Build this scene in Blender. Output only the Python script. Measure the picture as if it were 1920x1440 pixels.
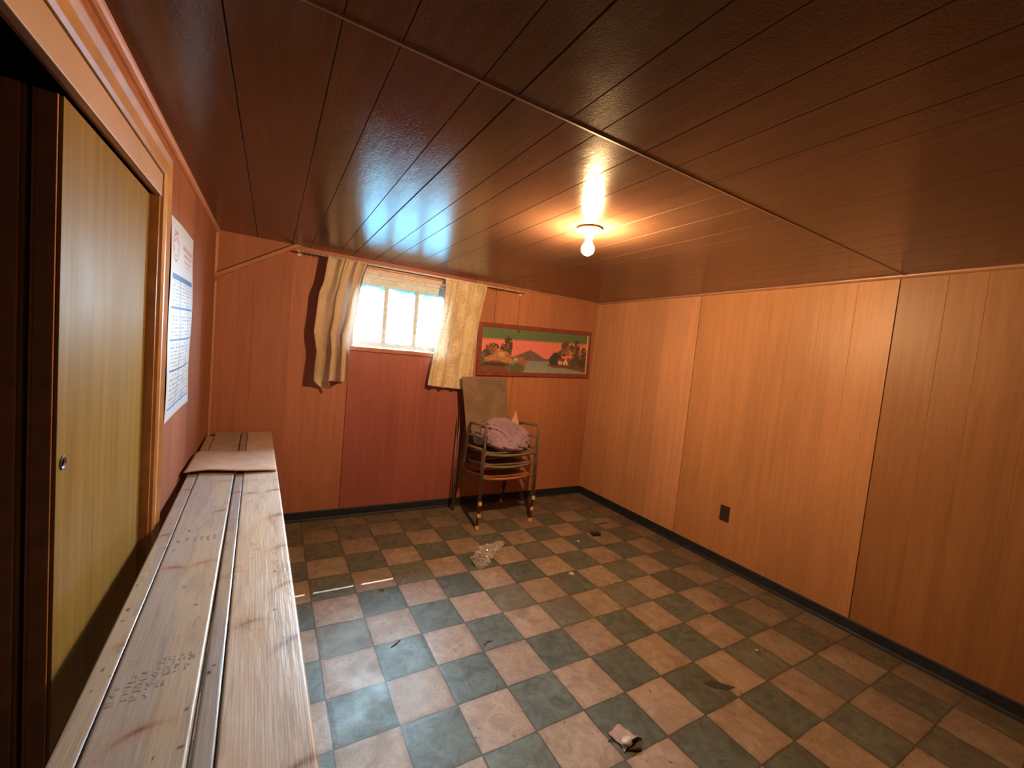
import bpy, bmesh, math, random
import numpy as np
from mathutils import Vector, Matrix, noise as mnoise

for o in list(bpy.data.objects): bpy.data.objects.remove(o)
S = bpy.context.scene
COL = S.collection
random.seed(7)
RNG = np.random.default_rng(11)

# ------------------------------------------------------------------ camera
cam_d = bpy.data.cameras.new('camera')
cam_d.sensor_fit = 'HORIZONTAL'; cam_d.sensor_width = 36.0
cam_d.lens = 781.89 / 1920 * 36.0
cam_d.clip_start = 0.02; cam_d.clip_end = 200
cam = bpy.data.objects.new('camera', cam_d); COL.objects.link(cam)
def _rod(r):
    r = np.array(r); th = np.linalg.norm(r); k = r / th
    K = np.array([[0, -k[2], k[1]], [k[2], 0, -k[0]], [-k[1], k[0], 0]])
    return np.eye(3) + np.sin(th) * K + (1 - np.cos(th)) * K @ K
_M = _rod([0.0895488, -0.52336239, 0.07454525]) @ np.array([[1, 0, 0], [0, 0, -1], [0, 1, 0.]])
CAMP = (-0.93364722, -1.85965749, 1.39682466)
mw = Matrix.Identity(4)
for i in range(3):
    mw[i][0] = _M[0][i]; mw[i][1] = -_M[1][i]; mw[i][2] = -_M[2][i]; mw[i][3] = CAMP[i]
cam.matrix_world = mw
S.camera = cam

# ------------------------------------------------------------------ daylight
world = bpy.data.worlds.new('sky'); S.world = world; world.use_nodes = True
bgn = world.node_tree.nodes['Background']
bgn.inputs[0].default_value = (0.58, 0.83, 1.0, 1)
bgn.inputs[1].default_value = 210.0
sd = bpy.data.lights.new('sun', 'SUN'); sd.energy = 14.0; sd.color = (1.0, 0.97, 0.9); sd.angle = 0.004
sun = bpy.data.objects.new('sun', sd); COL.objects.link(sun)
sun.rotation_euler = Vector((0.49, 1.0, 1.37)).to_track_quat('Z', 'Y').to_euler()
sun.location = (3, 6, 6)
BULB_STRENGTH = 2700.0
BULB_COLOR = (1.0, 0.60, 0.27)
S.view_settings.view_transform = 'Standard'; S.view_settings.look = 'None'
S.view_settings.exposure = 0.0; S.view_settings.gamma = 1.0
S.view_settings.use_curve_mapping = False

# ------------------------------------------------------------------ dimensions
YB, XR, H, XL = 1.5511, 2.0141, 2.0319, -1.2785
YF = -2.75                      # wall behind the camera
T = 0.2286                      # floor tile
SEAM_Y = -0.907

# ------------------------------------------------------------------ material helpers
def lin(c):
    return tuple(((v / 255) / 12.92 if v / 255 <= 0.04045 else ((v / 255 + 0.055) / 1.055) ** 2.4) for v in c)
class NT:
    def __init__(s, name):
        s.m = bpy.data.materials.new(name); s.m.use_nodes = True; s.t = s.m.node_tree; s.n = s.t.nodes
        s.b = s.n['Principled BSDF']; s.out = s.n['Material Output']
    def new(s, typ, **kw):
        n = s.n.new(typ)
        for k, v in kw.items(): setattr(n, k, v)
        return n
    def link(s, a, b): s.t.links.new(a, b)
    def math(s, op, a, b=None, c=None):
        n = s.new('ShaderNodeMath', operation=op)
        for i, v in enumerate((a, b, c)):
            if v is None: continue
            if isinstance(v, (int, float)): n.inputs[i].default_value = v
            else: s.link(v, n.inputs[i])
        return n.outputs[0]
    def mix(s, f, a, b, typ='MIX'):
        n = s.new('ShaderNodeMix', data_type='RGBA', blend_type=typ)
        for i, v in ((0, f), (6, a), (7, b)):
            if isinstance(v, (int, float)): n.inputs[i].default_value = v
            elif isinstance(v, (tuple, list)): n.inputs[i].default_value = (v[0], v[1], v[2], 1)
            else: s.link(v, n.inputs[i])
        return n.outputs[2]
    def pos(s): return s.new('ShaderNodeNewGeometry').outputs['Position']
    def obj(s): return s.new('ShaderNodeTexCoord').outputs['Object']
    def map(s, src, scale=(1, 1, 1), loc=(0, 0, 0)):
        n = s.new('ShaderNodeMapping'); s.link(src, n.inputs[0]); n.inputs['Scale'].default_value = scale; n.inputs['Location'].default_value = loc
        return n.outputs[0]
    def noise(s, src, scale, detail=4, rough=0.55, dist=0.0):
        n = s.new('ShaderNodeTexNoise'); s.link(src, n.inputs['Vector'])
        n.inputs['Scale'].default_value = scale; n.inputs['Detail'].default_value = detail
        n.inputs['Roughness'].default_value = rough; n.inputs['Distortion'].default_value = dist
        return n.outputs['Fac']
    def ramp(s, src, stops):
        n = s.new('ShaderNodeValToRGB'); s.link(src, n.inputs[0]); e = n.color_ramp.elements
        while len(e) > 1: e.remove(e[-1])
        for i, (p, c) in enumerate(stops):
            el = e[0] if i == 0 else e.new(p)
            el.position = p; el.color = (c[0], c[1], c[2], 1) if isinstance(c, (tuple, list)) else (c, c, c, 1)
        return n.outputs[0]
    def rng(s, src, a, b, c, d):
        n = s.new('ShaderNodeMapRange'); s.link(src, n.inputs[0])
        for i, v in enumerate((a, b, c, d)): n.inputs[i + 1].default_value = v
        return n.outputs[0]
    def base(s, v):
        if isinstance(v, (tuple, list)): s.b.inputs['Base Color'].default_value = (v[0], v[1], v[2], 1)
        else: s.link(v, s.b.inputs['Base Color'])
    def bump(s, h, strength=0.2, dist=0.01):
        n = s.new('ShaderNodeBump'); s.link(h, n.inputs['Height']); n.inputs['Strength'].default_value = strength; n.inputs['Distance'].default_value = dist
        s.link(n.outputs[0], s.b.inputs['Normal'])
    def set(s, **kw):
        for k, v in kw.items(): s.b.inputs[k.replace('_', ' ')].default_value = v
        return s

def simple(name, c, rough=0.5, spec=0.5, metal=0.0, var=0.12, scale=30, bump=0.0):
    t = NT(name); f = t.noise(t.obj(), scale, 3)
    a = tuple(v * (1 - var) for v in c); b = tuple(min(1, v * (1 + var)) for v in c)
    t.base(t.mix(t.rng(f, .3, .7, 0, 1), a, b)); t.b.inputs['Roughness'].default_value = rough
    t.b.inputs['Specular IOR Level'].default_value = spec; t.b.inputs['Metallic'].default_value = metal
    if bump: t.bump(f, bump, 0.004)
    return t.m

def paneling(name, axis, stops, rough=0.38, spec=0.35, dark=0.82, light=1.12, seed=0.0):
    """veneer panelling; axis = world axis running across the boards; stops = [(start, colour)...] sheet by sheet"""
    t = NT(name); p = t.pos()
    sx = t.new('ShaderNodeSeparateXYZ'); t.link(p, sx.inputs[0]); u = sx.outputs['XYZ'.index(axis)]
    col = None
    for st, c in stops:
        if col is None: col = c
        else: col = t.mix(t.math('GREATER_THAN', u, st), col, c)
    if isinstance(col, tuple):
        col = t.mix(0.0, col, col)
    long = {'X': (1, 1, 0.05), 'Y': (1, 1, 0.05), 'C': (1, 0.05, 1)}['XYZ'[('XYZ'.index(axis))]]
    if name.startswith('ceiling'): long = (1, 0.05, 1)
    g1 = t.noise(t.map(p, long, (seed, seed, 0)), 26, 6, 0.62, 0.6)
    g2 = t.noise(t.map(p, tuple(v if v < 1 else 1 for v in long), (seed + 3, 0, 0)), 130, 4, 0.6)
    g3 = t.noise(t.map(p, (1, 1, 0.5)), 1.7, 3, 0.5)
    f = t.math('ADD', t.math('MULTIPLY', g1, 0.6), t.math('MULTIPLY', g2, 0.4))
    shade = t.rng(f, 0.34, 0.66, dark, light)
    sh2 = t.rng(g3, 0.3, 0.7, 0.9, 1.1)
    # tint of each board
    bd = t.new('ShaderNodeTexWhiteNoise', noise_dimensions='1D'); t.link(t.math('FLOOR', t.math('MULTIPLY', u, 6.1)), bd.inputs['W'])
    sh3 = t.rng(bd.outputs['Value'], 0, 1, 0.93, 1.07)
    m = t.math('MULTIPLY', t.math('MULTIPLY', shade, sh2), sh3)
    cc = t.new('ShaderNodeCombineColor'); [t.link(m, cc.inputs[i]) for i in range(3)]
    t.base(t.mix(1.0, col, cc.outputs[0], 'MULTIPLY'))
    t.b.inputs['Specular IOR Level'].default_value = spec
    t.link(t.rng(g3, .3, .7, rough - .05, rough + .08), t.b.inputs['Roughness'])
    t.bump(f, 0.06, 0.003)
    return t

def attr_mat(name, rough=0.5, spec=0.4, bump=0.0, transl=0.0):
    t = NT(name); a = t.new('ShaderNodeAttribute', attribute_name='Col')
    t.base(a.outputs['Color']); t.b.inputs['Roughness'].default_value = rough; t.b.inputs['Specular IOR Level'].default_value = spec
    if bump: t.bump(t.noise(t.obj(), 180, 3), bump, 0.002)
    if transl:
        tr = t.new('ShaderNodeBsdfTranslucent'); t.link(a.outputs['Color'], tr.inputs[0])
        mx = t.new('ShaderNodeMixShader'); mx.inputs[0].default_value = transl
        t.link(t.b.outputs[0], mx.inputs[1]); t.link(tr.outputs[0], mx.inputs[2]); t.link(mx.outputs[0], t.out.inputs[0])
    return t.m

# ------------------------------------------------------------------ geometry helpers
def obj(name, bm, mat, parent=None, loc=None, smooth=False, kind=None):
    if isinstance(bm, bmesh.types.BMesh):
        me = bpy.data.meshes.new(name); bm.normal_update(); bm.to_mesh(me); bm.free()
    else: me = bm
    for m in (mat if isinstance(mat, (list, tuple)) else [mat]): me.materials.append(m)
    if smooth:
        for p in me.polygons: p.use_smooth = True
    o = bpy.data.objects.new(name, me); COL.objects.link(o)
    if parent is not None: o.parent = parent
    if loc is not None: o.location = loc
    if kind: o['kind'] = kind
    return o
def empty(name, loc=(0, 0, 0), rz=0.0):
    o = bpy.data.objects.new(name, None); COL.objects.link(o); o.location = loc; o.rotation_euler = (0, 0, rz); o.empty_display_size = 0.1
    return o
def tag(o, label, cat, group=None):
    o['label'] = label; o['category'] = cat
    if group: o['group'] = group
    return o
def add_box(bm, lo, hi, bevel=0.0, seg=2, mi=0):
    lo = Vector(lo); hi = Vector(hi)
    r = bmesh.ops.create_cube(bm, size=1.0); vs = r['verts']
    for v in vs: v.co = Vector(((v.co.x + .5) * (hi.x - lo.x) + lo.x, (v.co.y + .5) * (hi.y - lo.y) + lo.y, (v.co.z + .5) * (hi.z - lo.z) + lo.z))
    fs = list({f for v in vs for f in v.link_faces})
    for f in fs: f.material_index = mi
    if bevel:
        es = list({e for v in vs for e in v.link_edges})
        bmesh.ops.bevel(bm, geom=es, offset=bevel, segments=seg, profile=0.6, affect='EDGES')
    return bm
def box(lo, hi, bevel=0.0, seg=2): return add_box(bmesh.new(), lo, hi, bevel, seg)
def add_tube(bm, pts, r, seg=10, cap=True, rads=None):
    pts = [Vector(p) for p in pts]; rings = []
    up = Vector((0, 0, 1)); prev = None
    for i, p in enumerate(pts):
        d = (pts[min(i + 1, len(pts) - 1)] - pts[max(i - 1, 0)]).normalized()
        if prev is None:
            a = d.cross(up) if abs(d.dot(up)) < .95 else d.cross(Vector((1, 0, 0)))
        else: a = prev - d * prev.dot(d)
        a.normalize(); prev = a; b = d.cross(a)
        rr = rads[i] if rads else r
        rings.append([bm.verts.new(p + (a * math.cos(2 * math.pi * k / seg) + b * math.sin(2 * math.pi * k / seg)) * rr) for k in range(seg)])
    for i in range(len(rings) - 1):
        for k in range(seg):
            f = bm.faces.new((rings[i][k], rings[i][(k + 1) % seg], rings[i + 1][(k + 1) % seg], rings[i + 1][k])); f.smooth = True
    if cap: bm.faces.new(rings[0][::-1]); bm.faces.new(rings[-1])
    return bm
def tube(pts, r, seg=10, rads=None): return add_tube(bmesh.new(), pts, r, seg, rads=rads)
def smooth_path(pts, n=6, rad=0.04):
    """round the corners of a polyline"""
    pts = [Vector(p) for p in pts]; out = [pts[0]]
    for i in range(1, len(pts) - 1):
        a, b, c = pts[i - 1], pts[i], pts[i + 1]
        r1 = min(rad, (a - b).length * .45); r2 = min(rad, (c - b).length * .45)
        p0 = b + (a - b).normalized() * r1; p2 = b + (c - b).normalized() * r2
        for k in range(n + 1):
            t = k / n; out.append(p0 * (1 - t) ** 2 + b * 2 * t * (1 - t) + p2 * t * t)
    out.append(pts[-1]); return out
def lathe(prof, seg=32):
    bm = bmesh.new(); rings = []
    for r, z in prof:
        rings.append([bm.verts.new((r * math.cos(2 * math.pi * k / seg), r * math.sin(2 * math.pi * k / seg), z)) for k in range(seg)] if r > 1e-6 else [bm.verts.new((0, 0, z))])
    for a, b in zip(rings, rings[1:]):
        for k in range(seg):
            k2 = (k + 1) % seg
            if len(a) == 1 and len(b) == 1: continue
            if len(a) == 1: f = bm.faces.new((a[0], b[k2], b[k]))
            elif len(b) == 1: f = bm.faces.new((a[k], a[k2], b[0]))
            else: f = bm.faces.new((a[k], a[k2], b[k2], b[k]))
            f.smooth = True
    bmesh.ops.recalc_face_normals(bm, faces=bm.faces)
    return bm
def extrude_profile(prof, a, b, along):
    """closed 2-D profile swept from a to b; along = 'x' (profile y,z) or 'y' (profile x,z) or 'z' (profile x,y)"""
    bm = bmesh.new()
    def P(q, t): return {'x': (t, q[0], q[1]), 'y': (q[0], t, q[1]), 'z': (q[0], q[1], t)}[along]
    A = [bm.verts.new(P(q, a)) for q in prof]; B = [bm.verts.new(P(q, b)) for q in prof]
    n = len(prof)
    for i in range(n): bm.faces.new((A[i], A[(i + 1) % n], B[(i + 1) % n], B[i]))
    bm.faces.new(A[::-1]); bm.faces.new(B)
    bmesh.ops.recalc_face_normals(bm, faces=bm.faces)
    return bm
def grid_mesh(name, nu, nv, fn, col=None, thick=None):
    """fn(u, v) arrays -> (x, y, z) arrays; col(u, v) -> linear rgb array stored as attribute Col"""
    U, V = np.meshgrid(np.linspace(0, 1, nu), np.linspace(0, 1, nv)); U = U.ravel(); V = V.ravel()
    X, Y, Z = fn(U, V); co = np.stack([X + 0 * U, Y + 0 * U, Z + 0 * U], 1)
    idx = np.arange(nu * nv).reshape(nv, nu)
    F = np.stack([idx[:-1, :-1], idx[:-1, 1:], idx[1:, 1:], idx[1:, :-1]], -1).reshape(-1, 4)
    me = bpy.data.meshes.new(name)
    me.from_pydata(co.tolist(), [], F.tolist()); me.update()
    for p in me.polygons: p.use_smooth = True
    if col is not None:
        C = np.ones((nu * nv, 4)); C[:, :3] = col(U, V)
        a = me.color_attributes.new('Col', 'FLOAT_COLOR', 'POINT'); a.data.foreach_set('color', C.ravel().astype(np.float32))
    return me
def vnoise(x, y, seed=0):
    """smooth value noise on arrays"""
    r = np.random.default_rng(seed).random((256, 256))
    xi = np.floor(x).astype(int); yi = np.floor(y).astype(int); fx = x - xi; fy = y - yi
    fx = fx * fx * (3 - 2 * fx); fy = fy * fy * (3 - 2 * fy)
    g = lambda a, b: r[a % 256, b % 256]
    return (g(xi, yi) * (1 - fx) + g(xi + 1, yi) * fx) * (1 - fy) + (g(xi, yi + 1) * (1 - fx) + g(xi + 1, yi + 1) * fx) * fy
def fbm(x, y, o=4, seed=0):
    s = 0; a = .5
    for k in range(o): s = s + a * vnoise(x * 2 ** k + 17 * k, y * 2 ** k + 5 * k, seed + k); a *= .5
    return s / (1 - .5 ** o)

# ------------------------------------------------------------------ materials of the room
WOOD_R = (0.50, 0.235, 0.105)
M_right = paneling('panelling_right', 'Y', [(0, (0.32, 0.142, 0.054)), (SEAM_Y + .018, (0.50, 0.235, 0.105)), (0.333, (0.56, 0.275, 0.145))], rough=0.42, seed=1).m  # nearest sheet darkened to imitate lamplight falling off along the wall
M_back = paneling('panelling_back', 'X', [(0, (0.38, 0.150, 0.095)), (-0.834, (0.42, 0.165, 0.105)), (-0.417, (0.36, 0.108, 0.09)), (0.60, (0.47, 0.19, 0.10)), (1.05, (0.47, 0.19, 0.10))], rough=0.42, seed=5).m
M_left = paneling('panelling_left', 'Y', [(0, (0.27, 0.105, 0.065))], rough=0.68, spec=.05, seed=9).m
M_trimwood = simple('varnished_trim', (0.37, 0.20, 0.085), 0.36, 0.4, var=0.15, scale=12)
M_orange = simple('ceiling_moulding', (0.42, 0.205, 0.12), 0.35, 0.5, var=0.1, scale=8)
M_groove = simple('groove_dark', (0.075, 0.036, 0.022), 0.6, 0.2)
M_groove_w = simple('groove_wall', (0.20, 0.085, 0.04), 0.6, 0.2)
M_black_base = simple('vinyl_baseboard', (0.020, 0.023, 0.036), 0.5, 0.35, var=0.3, scale=20, bump=0.1)
M_plaster = simple('outer_wall', (0.5, 0.5, 0.5), 0.8, 0.2)
M_closet = simple('closet_inside', (0.05, 0.04, 0.035), 0.9, 0.1)

def ceiling_mat():
    t = paneling('ceiling_panelling', 'X', [(0, (0.092, 0.048, 0.031))], rough=0.2, spec=0.45, dark=0.82, light=1.14)
    p = t.pos()
    fine = t.noise(p, 150, 3, 0.65); mid = t.noise(t.map(p, (1, .35, 1)), 24, 3, 0.55)
    h = t.math('ADD', t.math('MULTIPLY', fine, 0.34), t.math('MULTIPLY', mid, 0.45))
    for l in list(t.b.inputs['Normal'].links): t.t.links.remove(l)
    t.bump(h, 0.26, 0.006)
    for l in list(t.b.inputs['Roughness'].links): t.t.links.remove(l)
    t.link(t.rng(t.noise(p, 2.2, 4), .3, .7, 0.10, 0.20), t.b.inputs['Roughness'])
    return t.m
M_ceil = ceiling_mat()

def floor_mat():
    t = NT('checkered_vinyl_tiles'); p = t.pos()
    warp = t.new('ShaderNodeVectorMath', operation='ADD'); t.link(p, warp.inputs[0])
    nz = t.new('ShaderNodeTexNoise'); t.link(p, nz.inputs['Vector']); nz.inputs['Scale'].default_value = 7
    sc = t.new('ShaderNodeVectorMath', operation='MULTIPLY_ADD'); t.link(nz.outputs['Color'], sc.inputs[0])
    sc.inputs[1].default_value = (.008, .008, 0); sc.inputs[2].default_value = (-.004, -.004, 0); t.link(sc.outputs[0], warp.inputs[1])
    s = t.new('ShaderNodeSeparateXYZ'); t.link(warp.outputs[0], s.inputs[0])
    x = t.math('DIVIDE', s.outputs[0], T); y = t.math('DIVIDE', s.outputs[1], T)
    fx = t.math('FLOOR', x); fy = t.math('FLOOR', y)
    par = t.math('ABSOLUTE', t.math('MODULO', t.math('ADD', fx, fy), 2.0))     # 1 = teal tile
    cell = t.new('ShaderNodeCombineXYZ'); t.link(fx, cell.inputs[0]); t.link(fy, cell.inputs[1])
    wn = t.new('ShaderNodeTexWhiteNoise', noise_dimensions='2D'); t.link(cell.outputs[0], wn.inputs['Vector'])
    off = t.new('ShaderNodeVectorMath', operation='MULTIPLY_ADD'); t.link(cell.outputs[0], off.inputs[0]); off.inputs[1].default_value = (3.1, 2.7, 0); t.link(p, off.inputs[2])
    mott = t.noise(off.outputs[0], 13, 6, 0.65, 1.2); fine = t.noise(p, 90, 4, 0.7)
    light = t.mix(t.rng(mott, .35, .68, 0, 1), (0.28, 0.205, 0.160), (0.41, 0.315, 0.255))
    dark = t.mix(t.rng(mott, .35, .68, 0, 1), (0.072, 0.088, 0.080), (0.150, 0.180, 0.165))
    col = t.mix(par, light, dark)
    tint = t.rng(wn.outputs['Value'], 0, 1, 0.86, 1.12)
    v = t.math('MULTIPLY', tint, t.rng(fine, .25, .75, .86, 1.12))
    cc = t.new('ShaderNodeCombineColor'); [t.link(v, cc.inputs[i]) for i in range(3)]
    col = t.mix(1.0, col, cc.outputs[0], 'MULTIPLY')
    # warm tint on some tiles
    col = t.mix(t.rng(wn.outputs['Value'], .75, 1, 0, .25), col, (0.30, 0.20, 0.13))
    # trodden-in dirt towards the back and right walls
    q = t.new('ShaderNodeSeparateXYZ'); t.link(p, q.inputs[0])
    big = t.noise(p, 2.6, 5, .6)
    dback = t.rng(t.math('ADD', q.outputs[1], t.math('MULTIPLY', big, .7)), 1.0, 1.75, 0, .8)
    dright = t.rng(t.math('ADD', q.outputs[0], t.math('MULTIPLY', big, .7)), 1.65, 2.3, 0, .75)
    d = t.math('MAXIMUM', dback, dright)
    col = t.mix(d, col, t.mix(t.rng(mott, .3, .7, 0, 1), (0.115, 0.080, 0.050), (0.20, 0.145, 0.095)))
    # joints
    ex = t.math('ABSOLUTE', t.math('SUBTRACT', t.math('FRACT', x), .5)); ey = t.math('ABSOLUTE', t.math('SUBTRACT', t.math('FRACT', y), .5))
    e = t.math('MAXIMUM', ex, ey)
    jw = t.rng(t.noise(p, 6, 3), .35, .65, .480, .4950)
    j = t.math('GREATER_THAN', e, jw)
    col = t.mix(t.math('MULTIPLY', j, .75), col, (0.045, 0.038, 0.03))
    soil = t.rng(e, .40, .5, 0, .28); col = t.mix(t.math('MULTIPLY', soil, t.rng(big, .35, .6, 0, 1)), col, (0.07, 0.055, 0.04))
    # dark specks and scuffs
    sp = t.rng(t.noise(p, 38, 2, .5), .68, .73, 0, .7); col = t.mix(sp, col, (0.05, 0.035, 0.025))
    gr = t.rng(t.noise(p, 4.5, 7, .72, .8), .50, .72, 0, .5); col = t.mix(gr, col, (0.105, 0.082, 0.058))
    t.base(col)
    r = t.rng(t.noise(p, 5, 5, .65), .3, .7, .30, .58); r = t.math('ADD', r, t.math('MULTIPLY', d, .3))
    t.link(r, t.b.inputs['Roughness']); t.b.inputs['Specular IOR Level'].default_value = .26
    edge = t.rng(e, .42, .5, 0, -1)
    h = t.math('ADD', t.math('MULTIPLY', mott, .55), t.math('MULTIPLY', edge, .5)); h = t.math('ADD', h, t.math('MULTIPLY', t.noise(t.map(p, (1, 1, 1)), 3.2, 2), 1.6))
    h = t.math('ADD', h, t.math('MULTIPLY', fine, .45))
    t.bump(h, .28, .006)
    return t.m
M_floor = floor_mat()

# ------------------------------------------------------------------ room shell
obj('floor', box((XL - 1.0, YF - .15, -.12), (XR + .15, YB + .3, 0)), M_floor, kind='structure')

def grooved_sheet(a0, a1, b0, b1, grooves, plane):
    """sheet with V grooves; plane 'ceiling' -> (a=x, b=y, down), 'right' -> (a=y, b=z), 'back' -> (a=x, b=z); returns bmesh"""
    bm = bmesh.new(); prof = [(a0, 0)]
    marks = []
    for g, w, dp in sorted(grooves):
        if not (a0 + .01 < g < a1 - .01): continue
        prof += [(g - w / 2, 0), (g, dp), (g + w / 2, 0)]
    prof.append((a1, 0))
    def P(a, d, b):
        if plane == 'ceiling': return (a, b, H + d)
        if plane == 'right': return (XR + d, a, b)
        if plane == 'back': return (a, YB + d, b)
        if plane == 'left': return (XL - d, a, b)
    nb = 2
    rows = [[bm.verts.new(P(a, d, b)) for a, d in prof] for b in (b0, b1)]
    for i in range(len(prof) - 1):
        f = bm.faces.new((rows[0][i], rows[0][i + 1], rows[1][i + 1], rows[1][i]))
        f.material_index = 1 if max(prof[i][1], prof[i + 1][1]) > .0022 else 0
    return bm
def thicken_back(bm, off):
    """closes a sheet into a slab by extruding it away from the room"""
    r = bmesh.ops.extrude_face_region(bm, geom=list(bm.faces))
    vs = [v for v in r['geom'] if isinstance(v, bmesh.types.BMVert)]
    bmesh.ops.translate(bm, verts=vs, vec=off)
    bmesh.ops.recalc_face_normals(bm, faces=bm.faces)
    return bm

cg = [(-1.05, .005, .004), (-.843, .004, .003), (-.727, .004, .003), (-.54, .004, .003), (-.443, .006, .005), (-.285, .004, .003), (-.184, .004, .003), (-.012, .004, .003), (.13, .0035, .003), (.30, .0035, .003),
      (.41, .0035, .003), (.585, .0035, .003), (.777, .006, .004), (.90, .0035, .003), (1.06, .0035, .003), (1.22, .0035, .003), (1.38, .0035, .003), (1.53, .0035, .003), (1.69, .0035, .003), (1.86, .0035, .003)]
bm = grooved_sheet(XL - .02, XR + .02, YF, YB + .02, cg, 'ceiling')
obj('ceiling', thicken_back(bm, (0, 0, .18)), [M_ceil, M_groove], kind='structure')
obj('trim_1', extrude_profile([(SEAM_Y - .006, H + .002), (SEAM_Y - .003, H - .0025), (SEAM_Y + .003, H - .0025), (SEAM_Y + .006, H + .002)], XL, XR, 'x'),
    simple('ceiling_seam_strip', (0.22, 0.12, 0.075), 0.3, 0.5), kind='structure')

rg = [(SEAM_Y + .018, .006, .005), (.333, .005, .004)] + [(v, .0035, .0010) for v in (1.33, 1.12, .92, .74, .58, .14, -.02, -.20, -.36, -.52, -.70, -1.08, -1.22, -1.40, -1.56, -1.75)] + [(SEAM_Y + .018 - 1.22, .005, .005)]
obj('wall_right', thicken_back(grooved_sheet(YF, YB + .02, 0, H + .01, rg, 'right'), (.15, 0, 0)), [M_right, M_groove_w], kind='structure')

# back wall with the window opening
WX0, WX1, WZ0, WZ1 = -.415, .385, 1.36, 1.967
bgz = [(-.834, .003, .0015), (-.417, .005, .004), (.80, .004, .003), (1.05, .004, .003), (-1.06, .002, .001), (.62, .003, .002), (.92, .003, .0015), (1.22, .003, .0015), (1.40, .003, .0015), (1.62, .003, .0015), (1.82, .003, .0015), (-.62, .002, .001), (.0, .002, .001), (.31, .002, .001)]
bm = grooved_sheet(XL - .02, XR + .02, 0, WZ0 - .01, bgz, 'back'); thicken_back(bm, (0, .25, 0))
b2 = grooved_sheet(XL - .02, WX0, WZ0 - .01, H + .01, bgz, 'back'); thicken_back(b2, (0, .25, 0))
b3 = grooved_sheet(WX1, XR + .02, WZ0 - .01, H + .01, bgz, 'back'); thicken_back(b3, (0, .25, 0))
b4 = box((WX0, YB, WZ1), (WX1, YB + .25, H + .01))
b5 = box((WX0, YB + .02, WZ0 - .01), (WX1, YB + .25, WZ0 - .006))
for b in (b2, b3, b4, b5):
    me = bpy.data.meshes.new('tmp'); b.to_mesh(me); b.free(); bm.from_mesh(me); bpy.data.meshes.remove(me)
obj('wall_back', bm, [M_back, M_groove_w], kind='structure')

# left wall: solid past the closet, header above the closet opening
OY0, OY1, OZ = -2.45, -.015, 1.818
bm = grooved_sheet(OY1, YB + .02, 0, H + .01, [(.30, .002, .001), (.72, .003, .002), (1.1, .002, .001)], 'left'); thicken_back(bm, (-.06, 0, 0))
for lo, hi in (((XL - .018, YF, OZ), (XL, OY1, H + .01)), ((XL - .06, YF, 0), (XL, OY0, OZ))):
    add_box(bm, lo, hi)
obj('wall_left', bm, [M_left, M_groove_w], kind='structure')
obj('wall_front', box((XL - .9, YF - .15, 0), (XR + .15, YF, H + .01)), simple('dark_wall_behind', (.10, .05, .03), .6, .3), kind='structure')
# closet shell
bm = bmesh.new()
add_box(bm, (XL - .95, YF, 0), (XL - .85, YB + .2, H + .1)); add_box(bm, (XL - .85, .6, 0), (XL - .06, .7, H + .1)); add_box(bm, (XL - .9, YF, H), (XL - .02, YB, H + .1))
obj('wall_closet', bm, M_closet, kind='structure')

# ------------------------------------------------------------------ trims
def quarter(a, b, along, corner, sgn, r=.016):
    """quarter round in the corner; sgn = direction into the room"""
    c = corner; prof = [c, (c[0] + sgn[0] * r, c[1])] + [(c[0] + sgn[0] * r * math.cos(t), c[1] + sgn[1] * r * math.sin(t)) for t in (.4, .8, 1.2)] + [(c[0], c[1] + sgn[1] * r)]
    return extrude_profile(prof, a, b, along)
obj('trim_2', quarter(YF, YB, 'y', (XR, H), (-1, -1), .017), M_orange, kind='structure')
obj('trim_3', quarter(.70, XR, 'x', (YB, H), (-1, -1), .014), M_orange, kind='structure')
obj('trim_4', quarter(XL, -.78, 'x', (YB, H), (-1, -1), .018), M_orange, kind='structure')
obj('trim_5', quarter(YF, YB, 'y', (XL, H), (1, -1), .02), M_orange, kind='structure')
obj('trim_6', quarter(.075, H, 'z', (XR, YB), (-1, -1), .012), M_orange, kind='structure')
obj('trim_7', quarter(0, 1.70, 'z', (XL, YB), (1, -1), .012), M_orange, kind='structure')
# triangular boxed corner panel with a sloping batten
A, B, Cc = (XL, H), (XL, 1.735), (-.80, H)
obj('wall_corner_panel', extrude_profile([(XL, 0)] * 0 + [A, B, Cc], YB - .03, YB + .005, 'y'), M_back, kind='structure')
d = Vector((-.785 - XL, 0, 2.028 - 1.722)); n = Vector((-d.z, 0, d.x)).normalized()
bm = bmesh.new(); p0 = Vector((XL, 0, 1.722)); p1 = Vector((-.785, 0, 2.028)); w = .024
vs = []
for yy in (YB - .052, YB + .003):
    vs.append([bm.verts.new((p + q) + Vector((0, yy, 0))) for p, q in ((p0, -n * 0), (p1, -n * 0), (p1, n * w), (p0, n * w))])
for i in range(4): bm.faces.new((vs[0][i], vs[0][(i + 1) % 4], vs[1][(i + 1) % 4], vs[1][i]))
bm.faces.new(vs[0]); bm.faces.new(vs[1][::-1]); bmesh.ops.recalc_face_normals(bm, faces=bm.faces)
obj('trim_8', bm, M_orange, kind='structure')
obj('trim_9', quarter(1.735, H, 'z', (XL, YB - .03), (1, -1), .016), M_orange, kind='structure')
# baseboards
def base_prof(sgn, c): return [(c, 0), (c + sgn * .014, 0), (c + sgn * .010, .012), (c + sgn * .006, .020), (c + sgn * .005, .070), (c + sgn * .002, .077), (c, .077)]
obj('baseboard_back', extrude_profile(base_prof(-1, YB), XL, XR, 'x'), M_black_base, kind='structure')
obj('baseboard_right', extrude_profile(base_prof(-1, XR), YF, YB, 'y'), M_black_base, kind='structure')
obj('baseboard_left', extrude_profile(base_prof(1, XL), OY1 + .1, YB, 'y'), M_black_base, kind='structure')

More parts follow.
